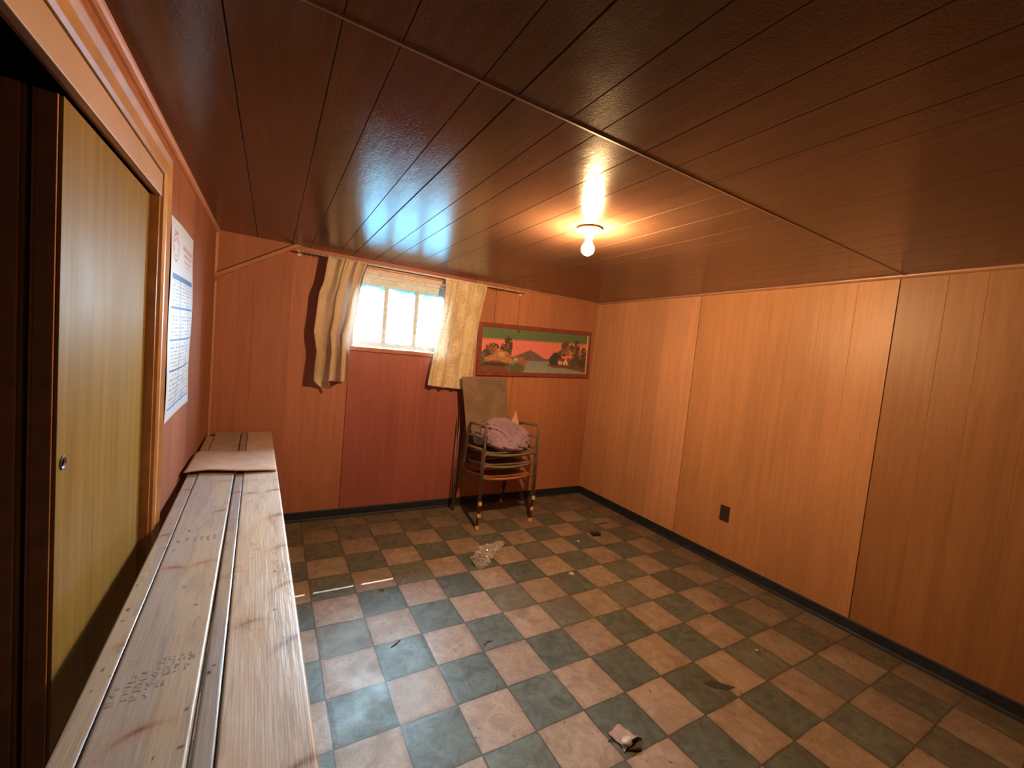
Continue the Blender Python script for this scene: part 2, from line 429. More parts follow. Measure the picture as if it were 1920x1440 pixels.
# closet header boards and casing
obj('trim_10', box((XL - .01, OY0, 1.815), (XL + .006, -.02, 1.888), .002), simple('header_board', (0.40, 0.25, 0.165), .4, .4, var=.08, scale=6), kind='structure')
cprof = [(0, .0), (0, .010), (.008, .016), (.014, .012), (.046, .0125), (.060, .021), (.072, .017), (.078, 0)]
bm = bmesh.new(); rows = []
for w_, d_ in cprof: rows.append([bm.verts.new(q) for q in ((XL + d_, OY0, 1.890 + w_), (XL + d_, -.018 + w_, 1.890 + w_), (XL + d_, -.018 + w_, 0))])
for r1, r2 in zip(rows, rows[1:]):
    for k in (0, 1): bm.faces.new((r1[k], r1[k + 1], r2[k + 1], r2[k]))
bmesh.ops.recalc_face_normals(bm, faces=bm.faces)
obj('trim_11', bm, M_trimwood, kind='structure')
obj('trim_13', box((XL - .13, OY1 - .018, 0), (XL + .002, OY1, OZ), .001), simple('jamb_wood', (0.33, 0.15, 0.05), .3, .5, var=.2, scale=15), kind='structure')

# sliding closet doors
def door_mat():
    t = NT('birch_door'); p = t.obj()
    g = t.noise(t.map(p, (1, 1, .04)), 30, 6, .6, .4); b = t.noise(t.map(p, (1, 1, .4)), 5, 5, .6); st = t.noise(t.map(p, (1, 3, .25)), 9, 3)
    c = t.mix(t.rng(g, .35, .65, 0, 1), (0.160, 0.096, 0.022), (0.22, 0.135, 0.034))
    c = t.mix(t.rng(b, .45, .75, 0, .35), c, (0.18, 0.115, 0.055))
    c = t.mix(t.rng(st, .66, .74, 0, .45), c, (0.16, 0.10, 0.05))
    t.base(c); t.link(t.rng(b, .3, .7, .40, .58), t.b.inputs['Roughness']); t.set(Specular_IOR_Level=.02); t.bump(g, .05, .003)
    return t.m
M_door = door_mat(); M_dedge = simple('door_edge_wood', (0.30, 0.135, 0.06), .45, .4, var=.25, scale=14)
M_brass = simple('finger_pull', (0.07, 0.03, 0.018), .5, .4)
def sliding_door(n, x1, th, y0, y1, pull):
    r = empty(n, (x1 - th, y0, .012)); r['kind'] = 'structure'
    hgt = 1.80 if pull else 1.80
    obj('door_panel', box((th - .006, .006, 0), (th, y1 - y0, hgt), .0015), M_door, r)
    bm = bmesh.new(); add_box(bm, (0, 0, 0), (th - .0065, .032, hgt), .001); add_box(bm, (0, y1 - y0 - .032, 0), (th - .0065, y1 - y0, hgt), .001)
    add_box(bm, (0, .032, 0), (th - .0065, y1 - y0 - .032, .05)); add_box(bm, (0, .032, hgt - .05), (th - .0065, y1 - y0 - .032, hgt))
    obj('door_frame', bm, M_dedge, r)
    obj('back_panel', box((-.005, 0, 0), (-.0005, y1 - y0, hgt)), M_dedge, r)
    if pull:
        b = lathe([(0, .0), (.008, .0), (.0105, .0012), (.013, .003), (.0145, .0025), (.015, 0)], 24)
        bmesh.ops.rotate(b, verts=b.verts, matrix=Matrix.Rotation(math.pi / 2, 3, 'Y'))
        obj('finger_pull', b, M_brass, r, (th, .035, 1.075), True)
    return r
sliding_door('door_1', XL - .022, .035, -.693, OY1 - .022, True)
sliding_door('door_2', XL - .070, .030, -.700, OY1 - .022, False)

# ------------------------------------------------------------------ window
M_wframe = simple('window_frame_paint', (0.62, 0.50, 0.38), .5, .4, var=.15, scale=25, bump=.2)
M_wrail = simple('sash_paint', (0.60, 0.66, 0.66), .5, .4, var=.15, scale=30)
M_sillw = simple('sill_white', (0.75, 0.73, 0.70), .6, .3, var=.15, scale=50, bump=.3)
M_sillr = simple('sill_wood', (0.38, 0.14, 0.09), .4, .4, var=.12, scale=12)
w = empty('window_1', ((WX0 + WX1) / 2, YB + .1, WZ0)); w['kind'] = 'structure'
def wpart(name, boxes, mat, bev=.003):
    bm = bmesh.new()
    for lo, hi in boxes:
        o = Vector(w.location); add_box(bm, Vector(lo) - o, Vector(hi) - o, bev)
    return obj(name, bm, mat, w)
GY = YB + .10
wpart('window_frame', [((WX0, YB + .0, WZ0 + .0), (WX0 + .018, GY + .05, WZ1)), ((WX1 - .018, YB, WZ0), (WX1, GY + .05, WZ1)),
      ((WX0 + .018, YB + .004, 1.942), (WX1 - .018, GY + .05, WZ1)), ((WX0 + .018, YB + .045, 1.915), (WX1 - .018, GY + .05, 1.942))], M_wframe)
wpart('sash', [((WX0 + .018, GY - .02, 1.852), (WX1 - .018, GY + .02, 1.914)), ((WX0 + .018, GY - .02, 1.366), (WX1 - .018, GY + .02, 1.408)),
      ((WX0 + .018, GY - .02, 1.408), (WX0 + .04, GY + .02, 1.852)), ((WX1 - .04, GY - .02, 1.408), (WX1 - .018, GY + .02, 1.852))], M_wrail)
for xm in (-.148, .106): wpart('glazing_bar', [((xm - .017, GY - .014, 1.408), (xm + .017, GY + .014, 1.852))], M_wrail, .004)
wpart('window_sill', [((WX0 + .002, YB + .004, 1.350), (WX1 - .002, GY + .05, 1.364))], M_sillw, .002)
wpart('sill_nosing', [((WX0 - .01, YB - .016, 1.326), (WX1 + .01, YB + .003, 1.361))], M_sillr, .004)
wpart('head_casing', [((WX0 - .03, YB - .012, 1.968), (WX1 + .03, YB - .0005, 2.004))], M_orange, .003)
# crumbs and flaking paint on the sill
bm = bmesh.new()
for k in range(70):
    xx = random.uniform(WX0 + .03, WX1 - .03); yy = random.uniform(YB + .01, GY - .03); s_ = random.uniform(.003, .010)
    r = bmesh.ops.create_icosphere(bm, subdivisions=1, radius=s_, matrix=Matrix.Translation(Vector((xx, yy, 1.364 + s_ * .3)) - w.location))
    for v in r['verts']: v.co += Vector((random.uniform(-.3, .3), random.uniform(-.3, .3), random.uniform(-.2, .3))) * s_
o = obj('paint_flakes', bm, M_sillw, w); o['kind'] = 'stuff'
def glass_mat():
    t = NT('dusty_glass'); p = t.pos(); s = t.new('ShaderNodeSeparateXYZ'); t.link(p, s.inputs[0])
    tr = t.new('ShaderNodeBsdfTransparent'); tr.inputs[0].default_value = (.97, .99, 1, 1)
    gl = t.new('ShaderNodeBsdfGlossy'); gl.inputs['Roughness'].default_value = .05
    tl = t.new('ShaderNodeBsdfTranslucent'); tl.inputs[0].default_value = (.10, .25, .30, 1)
    n = t.noise(t.map(p, (1, 1, 2.5)), 14, 4, .6)
    film = t.rng(t.math('ADD', s.outputs[2], t.math('MULTIPLY', t.math('SUBTRACT', n, .5), .10)), 1.815, 1.838, .03, .97)
    m1 = t.new('ShaderNodeMixShader'); t.link(film, m1.inputs[0]); t.link(tr.outputs[0], m1.inputs[1]); t.link(tl.outputs[0], m1.inputs[2])
    m2 = t.new('ShaderNodeMixShader'); m2.inputs[0].default_value = .05; t.link(m1.outputs[0], m2.inputs[1]); t.link(gl.outputs[0], m2.inputs[2])
    t.link(m2.outputs[0], t.out.inputs[0]); return t.m
M_glass = glass_mat()
for a, b in ((WX0 + .04, -.165), (-.131, .089), (.123, WX1 - .04)): wpart('pane', [((a, GY - .002, 1.408), (b, GY + .001, 1.852))], M_glass, 0)
# pull cord hanging from the window head
o0 = w.location
obj('pull_cord', tube([Vector((-.215, YB + .05, 1.945)) - o0, Vector((-.211, YB + .048, 1.90)) - o0, Vector((-.20, YB + .05, 1.848)) - o0], .0022, 6), simple('cord_cotton', (.75, .68, .5), .8), w)
# outside: ground, house wall above, added eave and daylight blocker
M_out = simple('outdoor_ground', (.013, .040, .056), .9, .1, var=.08, scale=3)
obj('ground_outside', box((-8, YB + .25, 1.10), (9, YB + 14, 1.30)), M_out, kind='structure')
obj('wall_outside', box((-6, YB + .02, H + .19), (7, YB + .25, 4.5)), M_plaster, kind='structure')
EAVE_Y, EAVE_Z = YB + .55, 2.150  # unseen eave, added so its edge trims the sun to a thin strip
obj('sun_trim_eave', box((-4, YB + .25, EAVE_Z), (5, EAVE_Y, EAVE_Z + .9)), M_plaster, kind='structure')
obj('daylight_blocker_outside', box((-1.5, YB + .25, 1.30), (-.62, YB + 6, 4.2)), simple('blocker_dark', (.05, .04, .035), .9, .1), kind='structure')  # unseen dark block, added to keep daylight off the right wall
# daylight enters through this opening (sampling guide for the sky, gives no light of its own)
pd = bpy.data.lights.new('window_portal', 'AREA'); pd.shape = 'RECTANGLE'; pd.size = WX1 - WX0 + .1; pd.size_y = .6; pd.cycles.is_portal = True
po = bpy.data.objects.new('window_portal', pd); COL.objects.link(po); po.location = ((WX0 + WX1) / 2, YB + .27, 1.62); po.rotation_euler = (-math.pi / 2, 0, 0)

# ------------------------------------------------------------------ curtains
M_rod = simple('white_rod', (.72, .66, .58), .4, .5)
rod = empty('curtain_rod', (.105, YB - .08, 1.985)); tag(rod, 'thin white metal curtain rod with hooks running above the basement window', 'curtain rod')
bm = tube([(-.90, 0, 0), (.945, 0, 0)], .0065, 8); obj('rod', bm, M_rod, rod)
for xx in (-.90, .945):
    bm = bmesh.new(); add_tube(bm, smooth_path([(xx, 0, 0), (xx, .078, 0)], 4), .006, 8); add_box(bm, (xx - .012, .074, -.02), (xx + .012, .0795, .02), .001)
    obj('bracket', bm, M_rod, rod)
M_hook = simple('tarnished_hook', (.10, .07, .05), .5, .5, metal=.5)
for xx in list(np.linspace(-.87, -.74, 6)) + list(np.linspace(.62, .72, 5)) + [.84]:
    obj('hook', tube(smooth_path([(xx, 0, .008), (xx + .002, -.010, 0), (xx, -.004, -.016), (xx + .003, .002, -.030)], 4, .006), .0014, 5), M_hook, rod)

def curtain_mat():
    t = NT('curtain_cotton'); p = t.obj()
    v = t.new('ShaderNodeTexVoronoi', feature='F1'); nz = t.new('ShaderNodeTexNoise'); t.link(p, nz.inputs['Vector']); nz.inputs['Scale'].default_value = 40
    a = t.new('ShaderNodeAttribute', attribute_name='Col')
    col = a.outputs['Color']
    t.base(col); t.set(Roughness=.85, Specular_IOR_Level=.15)
    wv = t.noise(p, 260, 2, .5); t.bump(wv, .25, .002)
    tr = t.new('ShaderNodeBsdfTranslucent'); t.link(col, tr.inputs[0])
    mx = t.new('ShaderNodeMixShader'); mx.inputs[0].default_value = .085; t.link(t.b.outputs[0], mx.inputs[1]); t.link(tr.outputs[0], mx.inputs[2]); t.link(mx.outputs[0], t.out.inputs[0])
    return t.m
M_curt = curtain_mat()
def interp(tab, z):
    tab = sorted(tab); return np.interp(z, [a for a, b in tab], [b for a, b in tab])
def curtain(name, label, left, right, bottom, folds, width_factor, seed, depth, base, motif):
    zt = 1.992; zb = min(b for a, b in bottom)
    def fn(u, v):
        ub = np.interp(u, [a for a, b in bottom], [b for a, b in bottom])
        z = zt + (ub - zt) * v
        l = interp(left, z); r = interp(right, z)
        # uneven folds: warp u
        uw = u + .035 * np.sin(2 * np.pi * (u * 2.3 + .2 * seed)) * (u * (1 - u) * 4) + .012 * np.sin(v * 5 + u * 9)
        x = l + (r - l) * uw
        ph = 2 * np.pi * folds * (u + .05 * np.sin(4.1 * u + seed)) + .5 * np.sin(2.2 * v + seed)
        amp = depth * (.45 + .75 * v) * (.65 + .5 * vnoise(u * 5 + seed, v * 2, 3))
        # pinch pleats near the top
        y = -amp * np.sin(ph) + .006 * np.sin(ph * 2.7 + 3 * v) * (1 - v) - .008 * fbm(u * 9, v * 7, 3, seed)
        x = x + .007 * np.cos(ph) * (.5 + v)
        return x, YB - .075 + y, z
    def col(u, v):
        c = np.array(base)[None, :] * np.ones((len(u), 3))
        n = fbm(u * 14, v * 14, 3, seed + 4)
        c *= (0.92 + .16 * n)[:, None]
        if motif > 0:
            W = .45 * width_factor; X = u * W; Y = v * .92
            cell = .085
            gx = np.floor(X / cell); gy = np.floor(Y / cell + .5 * (gx % 2)); rr = np.random.default_rng(5).random((64, 64, 3))
            k = rr[(gx.astype(int)) % 64, (gy.astype(int)) % 64]
            cx = (gx + .5 + .25 * (k[:, 0] - .5)) * cell; cy = (gy + .5 - .5 * (gx % 2) + .25 * (k[:, 1] - .5)) * cell
            dx = X - cx; dy = Y - cy; R = np.hypot(dx, dy); th = np.arctan2(dy, dx) + k[:, 2] * 6
            petal = .022 + .010 * np.abs(np.sin(2.5 * th)); ring = np.abs(R - petal) < .0028
            ctr = np.abs(R - .008) < .0025; spray = (np.abs(np.sin(th * 4.0 + R * 160)) < .22) & (R < .040) & (R > petal + .003)
            mk = (ring | ctr | spray) & (k[:, 0] > .12) & (fbm(u * 40, v * 40, 2, 9) > .40)
            c[mk] = c[mk] * (1 - motif) + np.array([.36, .22, .08])[None, :] * motif
        stain = fbm(u * 3 + 3, v * 4, 4, seed + 7); s = np.clip((stain - .55) * 3, 0, .35)[:, None]
        return c * (1 - s) + np.array([.34, .23, .12])[None, :] * s
    me = grid_mesh(name, 170, 230, fn, col)
    o = obj(name, me, M_curt)
    return tag(o, label, 'curtain')
LL = [(1.985, -.616), (1.863, -.632), (1.80, -.640), (1.714, -.668), (1.439, -.686), (1.298, -.660), (1.20, -.668), (1.079, -.672), (1.02, -.640)]
LR = [(1.985, -.340), (1.886, -.369), (1.697, -.392), (1.546, -.406), (1.443, -.434), (1.317, -.438), (1.085, -.437), (1.02, -.435)]
curtain('curtain', 'tan cotton curtain hanging at the left side of the basement window, away from the painting', LL, LR,
        [(0, 1.085), (.12, 1.085), (.22, 1.04), (.30, 1.025), (.42, 1.035), (.47, 1.085), (1, 1.085)], 3.1, 1.6, 2, .034, (.60, .47, .36), .35)
RL = [(1.985, .285), (1.879, .287), (1.726, .278), (1.558, .257), (1.39, .235), (1.236, .219), (1.089, .200), (1.0, .19)]
RR = [(1.985, .668), (1.70, .636), (1.527, .622), (1.409, .612), (1.263, .606), (1.064, .606), (1.0, .606)]
curtain('curtain', 'cream floral curtain hanging between the window and the landscape painting', RL, RR,
        [(0, 1.092), (.3, 1.080), (.7, 1.072), (1, 1.064)], 3.6, 1.5, 5, .018, (.76, .61, .42), .6)

# ------------------------------------------------------------------ painting
def painting_col(u, v):          # v = 0 at the top
    n1 = fbm(u * 60, v * 22, 4, 1); n2 = fbm(u * 150, v * 60, 3, 6); n3 = fbm(u * 22, v * 9, 4, 12)
    C = np.zeros((len(u), 3))
    sky = np.clip((v - (.235 - .03 * u)) / .05, 0, 1)[:, None]
    green = np.array([.13, .19, .10]); pink = np.array([.82, .23, .20]); pk2 = np.array([.70, .28, .16])
    pk = pink * (1 - np.clip((u - .55) * 2, 0, 1))[:, None] + pk2 * np.clip((u - .55) * 2, 0, 1)[:, None]
    C = green * (1 - sky) + pk * sky
    C *= (.9 + .2 * n1)[:, None]
    mount = np.where(u < .43, .46 + (.43 - u) * 1.15, .46 + (u - .43) * 1.35); mount = np.minimum(mount, .635 + .03 * n1) + .015 * (n1 - .5)
    m = v > mount; C[m] = (np.array([.17, .115, .115])[None, :] * (.8 + .5 * n1[m][:, None]))
    lake = v > .715; C[lake] = np.array([.27, .30, .27])[None, :] * (.85 + .3 * n1[lake][:, None]) + np.array([.05, .05, .05]) * np.clip((v[lake] - .75) * 3, 0, 1)[:, None]
    def blob(cx, cy, rx, ry, c, dens, cv=.4, seed=0):
        d = ((u - cx) / rx) ** 2 + ((v - cy) / ry) ** 2
        nn = fbm(u * 90 + seed, v * 40 + seed, 3, seed + 20)
        mk = (d < 1) & (nn > 1 - dens - .25 * (1 - d)); C[mk] = np.array(c)[None, :] * (.5 + 1.1 * n2[mk][:, None])
    dk = (.085, .06, .04); br = (.30, .12, .06); orr = (.48, .22, .10); yl = (.55, .38, .16)
    blob(.06, .78, .13, .28, (.13, .13, .10), .62, seed=1)
    for cx, cy, rx, ry in ((.09, .46, .06, .12), (.05, .56, .035, .1), (.19, .46, .035, .14), (.225, .55, .035, .12), (.225, .28, .035, .11), (.245, .40, .022, .12)): blob(cx, cy, rx, ry, dk, .50, seed=3)
    blob(.09, .48, .05, .12, br, .38, seed=8)
    for cx, cy, rx, ry in ((.17, .62, .07, .12), (.15, .72, .12, .12)): blob(cx, cy, rx, ry, orr, .62, seed=4)
    blob(.17, .60, .03, .06, yl, .6, seed=5)
    blob(.345, .76, .05, .13, (.36, .15, .10), .68, seed=6); blob(.30, .70, .02, .05, (.45, .42, .28), .6, seed=7)
    bank = v > (.86 - .12 * np.exp(-((u - .12) / .14) ** 2)) + np.clip(u - .30, 0, 1) * 2.2
    C[bank] = np.array([.19, .085, .05])[None, :] * (.55 + 1.0 * n2[bank][:, None])
    blob(.30, .90, .09, .12, (.14, .13, .06), .55, seed=9); blob(.12, .83, .14, .04, (.07, .045, .03), .5, seed=10)
    # right bank, trees, house
    isl = (v > .775 - .03 * n3) & (v < .845 + np.clip(u - .75, 0, 1) * .4 + .02 * n1) & (u > .585 + np.abs(v - .80) * 1.2)
    C[isl] = np.array([.20, .085, .055])[None, :] * (.5 + n2[isl][:, None])
    for cx, cy, rx, ry in ((.68, .64, .055, .16), (.64, .68, .03, .12)): blob(cx, cy, rx, ry, (.055, .055, .055), .78, seed=11)
    for cx, cy, rx, ry in ((.77, .32, .05, .12), (.76, .47, .05, .10), (.72, .50, .03, .06), (.83, .36, .03, .1), (.885, .22, .03, .09), (.89, .36, .03, .16), (.88, .56, .045, .16), (.96, .52, .035, .2), (.86, .44, .025, .05)): blob(cx, cy, rx, ry, (.11, .075, .05), .50, seed=13)
    blob(.80, .45, .08, .12, (.36, .16, .10), .33, seed=14); blob(.90, .70, .10, .09, (.10, .09, .05), .66, seed=15); blob(.96, .72, .05, .12, (.09, .06, .04), .6, seed=16)
    roof = (v > .60 + np.abs(u - .735) * 1.1) & (v < .70) & (u > .695) & (u < .785); C[roof] = (.33, .06, .04)
    wall = (v > .69) & (v < .775) & (u > .70) & (u < .74); C[wall] = (.62, .50, .38)
    gab = (v > .63 + np.abs(u - .777) * 4.5) & (v < .785) & (np.abs(u - .777) < .021); C[gab] = (.78, .68, .55)
    rf2 = (v > .60 + np.abs(u - .81) * 1.0) & (v < .69) & (u > .79) & (u < .83); C[rf2] = (.36, .07, .045)
    dr = (np.abs(u - .778) < .005) & (v > .73) & (v < .785); C[dr] = (.20, .12, .08)
    lf = (np.abs(u - .312) < .0022 + .002 * (v < .06)) & (v < .115) & (v > .0); C[lf] = (.04, .02, .01)
    return C
pic = empty('framed_painting', (1.300, YB - .014, 1.4585)); pic.rotation_euler = (0, math.radians(-2.1), 0)
tag(pic, 'wide framed landscape painting of lake and mountain hanging beside the window', 'painting')
PW, PH = 1.296, .480; fw = .040
def mitred(w2, h2, fw, y0, y1):
    bm = bmesh.new()
    for k, (a, b) in enumerate((((-w2, h2), (w2, h2)), ((w2, h2), (w2, -h2)), ((w2, -h2), (-w2, -h2)), ((-w2, -h2), (-w2, h2)))):
        ia = (a[0] - math.copysign(fw, a[0]), a[1] - math.copysign(fw, a[1])); ib = (b[0] - math.copysign(fw, b[0]), b[1] - math.copysign(fw, b[1]))
        m_ = lambda p, q, t: (p[0] * (1 - t) + q[0] * t, p[1] * (1 - t) + q[1] * t)
        rows = []
        for t, y in ((0, y1), (0, y0 + .006), (.12, y0), (.75, y0 + .002), (.9, y0 + .006), (1, y0 + .008), (1, y1)):
            pa = m_(a, ia, t); pb = m_(b, ib, t); rows.append((bm.verts.new((pa[0], y, pa[1])), bm.verts.new((pb[0], y, pb[1]))))
        for r1, r2 in zip(rows, rows[1:]): bm.faces.new((r1[0], r1[1], r2[1], r2[0]))
    bmesh.ops.remove_doubles(bm, verts=bm.verts, dist=1e-5); bmesh.ops.recalc_face_normals(bm, faces=bm.faces)
    return bm
obj('picture_frame', mitred(PW / 2, PH / 2, fw, -.012, .012), simple('mahogany_frame', (.25, .060, .045), .35, .45, var=.25, scale=20), pic)
me = grid_mesh('canvas', 420, 150, lambda u, v: ((u - .5) * (PW - 2 * fw + .004), 0 * u - .003, (.5 - v) * (PH - 2 * fw + .004)), painting_col)
obj('canvas', me, attr_mat('painted_canvas', .5, .3), pic)
obj('liner', box((PW / 2 - fw - .011, -.0055, -PH / 2 + fw), (PW / 2 - fw + .001, -.0032, PH / 2 - fw)), simple('cream_liner', (.75, .55, .36), .5), pic)

# ------------------------------------------------------------------ poster on the left wall
def poster_col(u, v):            # u = 0 near edge, v = 0 top
    C = np.ones((len(u), 3)) * np.array([.50, .52, .56])
    blue = np.array([.01, .06, .26]); ink = np.array([.10, .11, .17]); red = np.array([.42, .10, .08])
    bands = [(.262, .290), (.425, .437), (.587, .598), (.742, .753)]
    for a, b in bands: C[(v > a) & (v < b) & (u > .06) & (u < .94)] = blue
    inside = (v > .262) & (v < .955) & (u > .06) & (u < .94)
    for g in (.345, .645): C[inside & (np.abs(u - g) < .008)] = blue * .8 + .05
    C[(v > .262) & (v < .955) & (np.abs(u - .925) < .004)] = blue
    C[(v > .935) & (v < .948) & (u > .06) & (u < .94)] = np.array([.05, .25, .55])
    # rows of small unreadable dates
    rows = [(.295, .42), (.445, .58), (.605, .735), (.76, .93)]
    for a, b in rows:
        for c0, c1 in ((.08, .33), (.365, .63), (.665, .91)):
            n = 7; rv = (v - a) / (b - a) * n; ru = (u - c0) / (c1 - c0) * 7
            inb = (rv > 0) & (rv < n) & (ru > 0) & (ru < 7)
            fr = rv - np.floor(rv); fu = ru - np.floor(ru); r = np.random.default_rng(3).random((16, 16))
            hd = r[(np.floor(rv).astype(int)) % 16, (np.floor(ru).astype(int) + int(c0 * 20)) % 16]
            t = inb & (fr > .30) & (fr < .68) & (fu > .2) & (fu < .8) & (hd > .22)
            t1 = t & (rv < 1) & (ru > 2) & (ru < 5.5); C[t1] = np.array([.16, .18, .26])
            t2 = t & (rv >= 1); C[t2] = ink
    # red heading: round emblem left and lines of lettering
    d = np.hypot((u - .15) * .52, (v - .135) * .77); C[(np.abs(d - .050) < .004)] = red; C[(np.abs(d - .032) < .005) & (np.sin(np.arctan2(v - .135, u - .15) * 7) > -.3)] = red
    for yy, a, b, h in ((.105, .42, .93, .020), (.140, .46, .90, .016), (.172, .50, .86, .010), (.196, .56, .84, .008), (.060, .10, .22, .012)):
        ll = (np.abs(v - yy) < h * .55) & (u > a) & (u < b) & (np.sin(u * 190 + yy * 300) > -.45); C[ll] = red
    return C
def poster_fn(u, v):
    y = .126 + u * .514; z = 1.793 - v * (.775 - .018 * u)
    bulge = .006 * np.exp(-((v - .45) / .3) ** 2) * (1 - u) + .010 * np.sin(v * 3.0) * np.sin(u * 3.1) + .003 * np.sin(u * 4 + v * 9) + .003
    return XL + .003 + np.clip(bulge, 0, 1), y - .006 * np.sin(v * 6) * (1 - u), z
pme = grid_mesh('calendar_poster', 220, 330, poster_fn, poster_col)
po_ = obj('calendar_poster', pme, attr_mat('poster_paper', .55, .3, transl=.1)); md = po_.modifiers.new('thickness', 'SOLIDIFY'); md.thickness = .0006
tag(po_, 'curling white calendar poster with blue grid taped to the left wall', 'poster')

# ------------------------------------------------------------------ long workbench of planks
BA = math.radians(1.52); BX, BY = -.833, -1.183
bench = empty('workbench', (BX, BY, 0), BA)
tag(bench, 'long narrow workbench of raw wooden planks along the left wall under the poster', 'workbench')
BZ = .70
KNOTS_A = [(-.02, .33), (-.02, .62), (-.03, .85), (-.02, .98), (-.015, 1.14), (-.02, 1.42), (-.1, 1.28), (-.03, .1), (-.10, 1.75), (-.04, 2.1)]
def plank_mesh(name, x0, x1, y0, y1, z, th, tone, seed, spikes, tilt=0.0):
    nu = max(8, int((x1 - x0) / .0028)); nv = int((y1 - y0) / .0055)
    W = x1 - x0; L = y1 - y0
    def edge(u): e = np.minimum(u, 1 - u) * W; return -.003 * np.clip(1 - e / .004, 0, 1) ** 2
    def col(u, v):
        X = u * W; Y = v * L + y0
        C = np.array(tone)[None, :] * np.ones((len(u), 3))
        warp = .02 * fbm(X * 10, Y * 1.2, 3, seed) ;
        sp = np.zeros(len(u)); kn = np.zeros(len(u))
        for (kx, ky, ln, ang, s) in spikes:
            dx = (X - (kx - x0)); dy = Y - ky; ca, sa = math.cos(ang), math.sin(ang)
            a = dx * ca + dy * sa; b = -dx * sa + dy * ca + .25 * a * a / max(ln, .01)
            q = np.exp(-(b / (.004 + .004 * s)) ** 2) * np.exp(-(a / ln) ** 2 * 1.4); kn = np.maximum(kn, q)
            halo = np.exp(-(b / .022) ** 2) * np.exp(-(a / (ln * 1.5)) ** 2); sp = np.maximum(sp, halo)
            warp = warp + .010 * halo
        g = fbm((X + warp) * 260, Y * 2.4, 3, seed + 1); rings = .5 + .5 * np.sin((X + warp * 2.2) * 2 * np.pi / .011)
        C *= (.84 + .20 * g + .09 * rings)[:, None]
        blot = fbm(X * 16, Y * 4.5, 4, seed + 2); C *= (.90 + .20 * blot)[:, None]
        C = C * (1 - .5 * sp[:, None]) + np.array([.36, .19, .11])[None, :] * (.5 * sp[:, None])
        C = C * (1 - .85 * kn[:, None]) + np.array([.13, .05, .025])[None, :] * (.85 * kn[:, None])
        sap = np.clip((fbm(X * 9, Y * 1.3, 3, seed + 5) - .56) * 5, 0, .28)[:, None]; C = C * (1 - sap) + np.array([.50, .38, .20])[None, :] * sap
        dirt = np.clip((fbm(X * 60, Y * 9, 4, seed + 9) - .62) * 3, 0, .22)[:, None]; C = C * (1 - dirt) + np.array([.15, .10, .075])[None, :] * dirt
        r = np.random.default_rng(seed + 50)
        for k in range(int(L * 9)):
            a, b, rr_ = r.uniform(0, W), r.uniform(y0, y1), r.uniform(.0022, .0038)
            mk = (X - a) ** 2 + ((Y - b) * .9) ** 2 < rr_ ** 2; C[mk] = (.05, .03, .02)
        return C
    def fn(u, v):
        zz = z + edge(u) + .0006 * (fbm(u * 20, v * L * 12, 3, seed) - .5) + tilt * (u - .5)
        return x0 + u * W, y0 + v * L, zz
    me = grid_mesh(name, nu, nv, fn, col)
    bm = bmesh.new(); bm.from_mesh(me); bpy.data.meshes.remove(me)
    cl = bm.verts.layers.float_color['Col']
    be = [e for e in bm.edges if e.is_boundary]
    r = bmesh.ops.extrude_edge_only(bm, edges=be); nv_ = [g for g in r['geom'] if isinstance(g, bmesh.types.BMVert)]
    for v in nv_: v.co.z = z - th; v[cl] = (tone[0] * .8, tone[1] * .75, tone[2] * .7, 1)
    ne = [g for g in r['geom'] if isinstance(g, bmesh.types.BMEdge) and g.is_boundary]
    bmesh.ops.contextual_create(bm, geom=ne)
    for f in bm.faces: f.smooth = len(f.verts) == 4 and abs(f.normal.z) > .3
    bmesh.ops.recalc_face_normals(bm, faces=bm.faces)
    me = bpy.data.meshes.new(name); bm.to_mesh(me); bm.free(); return me
def plank_mat():
    t = NT('raw_lumber'); a = t.new('ShaderNodeAttribute', attribute_name='Col'); t.base(a.outputs['Color'])
    p = t.obj(); g = t.noise(t.map(p, (1, .035, 1)), 240, 4, .6); b = t.noise(t.map(p, (1, .5, 1)), 16, 4)
    t.link(t.rng(b, .3, .7, .24, .42), t.b.inputs['Roughness']); t.set(Specular_IOR_Level=.5)
    t.bump(t.math('ADD', g, t.math('MULTIPLY', b, 1.5)), .22, .003); return t.m
M_plank = plank_mat()
y0, y1 = -.62, 2.718
spk = lambda L: [(x, y, l, a, s) for x, y, l, a, s in L]
pA = plank_mesh('plank', -.145, 0, y0, y1, BZ, .038, (.50, .41, .345), 3, [(-.012, .35, .050, .35, 1), (-.012, .60, .055, .40, 1), (-.018, .84, .045, .35, 1.1), (-.014, 1.12, .050, .3, 1.2), (-.02, 1.42, .045, .3, .8), (-.11, 1.40, .035, .15, .6), (-.03, .02, .05, .3, .8), (-.09, 1.80, .04, .1, .5), (-.03, -.20, .05, .3, .8), (-.1, .45, .03, .2, .3)])
pB = plank_mesh('plank', -.1795, -.146, y0, y1 - .01, BZ - .004, .036, (.29, .25, .235), 14, [(-.16, 1.44, .02, .2, 1.4), (-.16, 1.86, .015, 0, .6), (-.17, .7, .02, .3, .5)])
pC = plank_mesh('plank', -.3275, -.1845, y0, y1 - .004, BZ + .001, .038, (.34, .295, .27), 25, [(-.225, .80, .035, .35, .9), (-.29, .795, .03, -.3, .7), (-.25, 1.9, .03, .2, .5), (-.21, 1.22, .03, .4, .4), (-.24, 2.05, .04, .1, .4), (-.23, 1.6, .03, .3, .6), (-.26, .2, .04, .3, .4)])
pD = plank_mesh('plank', -.370, -.3287, y0, 2.60, BZ - .003, .036, (.32, .27, .245), 36, [(-.335, .47, .02, .2, 1.6), (-.34, 1.52, .02, 0, 1.0), (-.35, 1.05, .02, .3, .8), (-.35, 1.9, .02, .2, .8)])
M_ink = simple('stamp_ink', (.27, .225, .205), .7, .2, var=.35, scale=90)
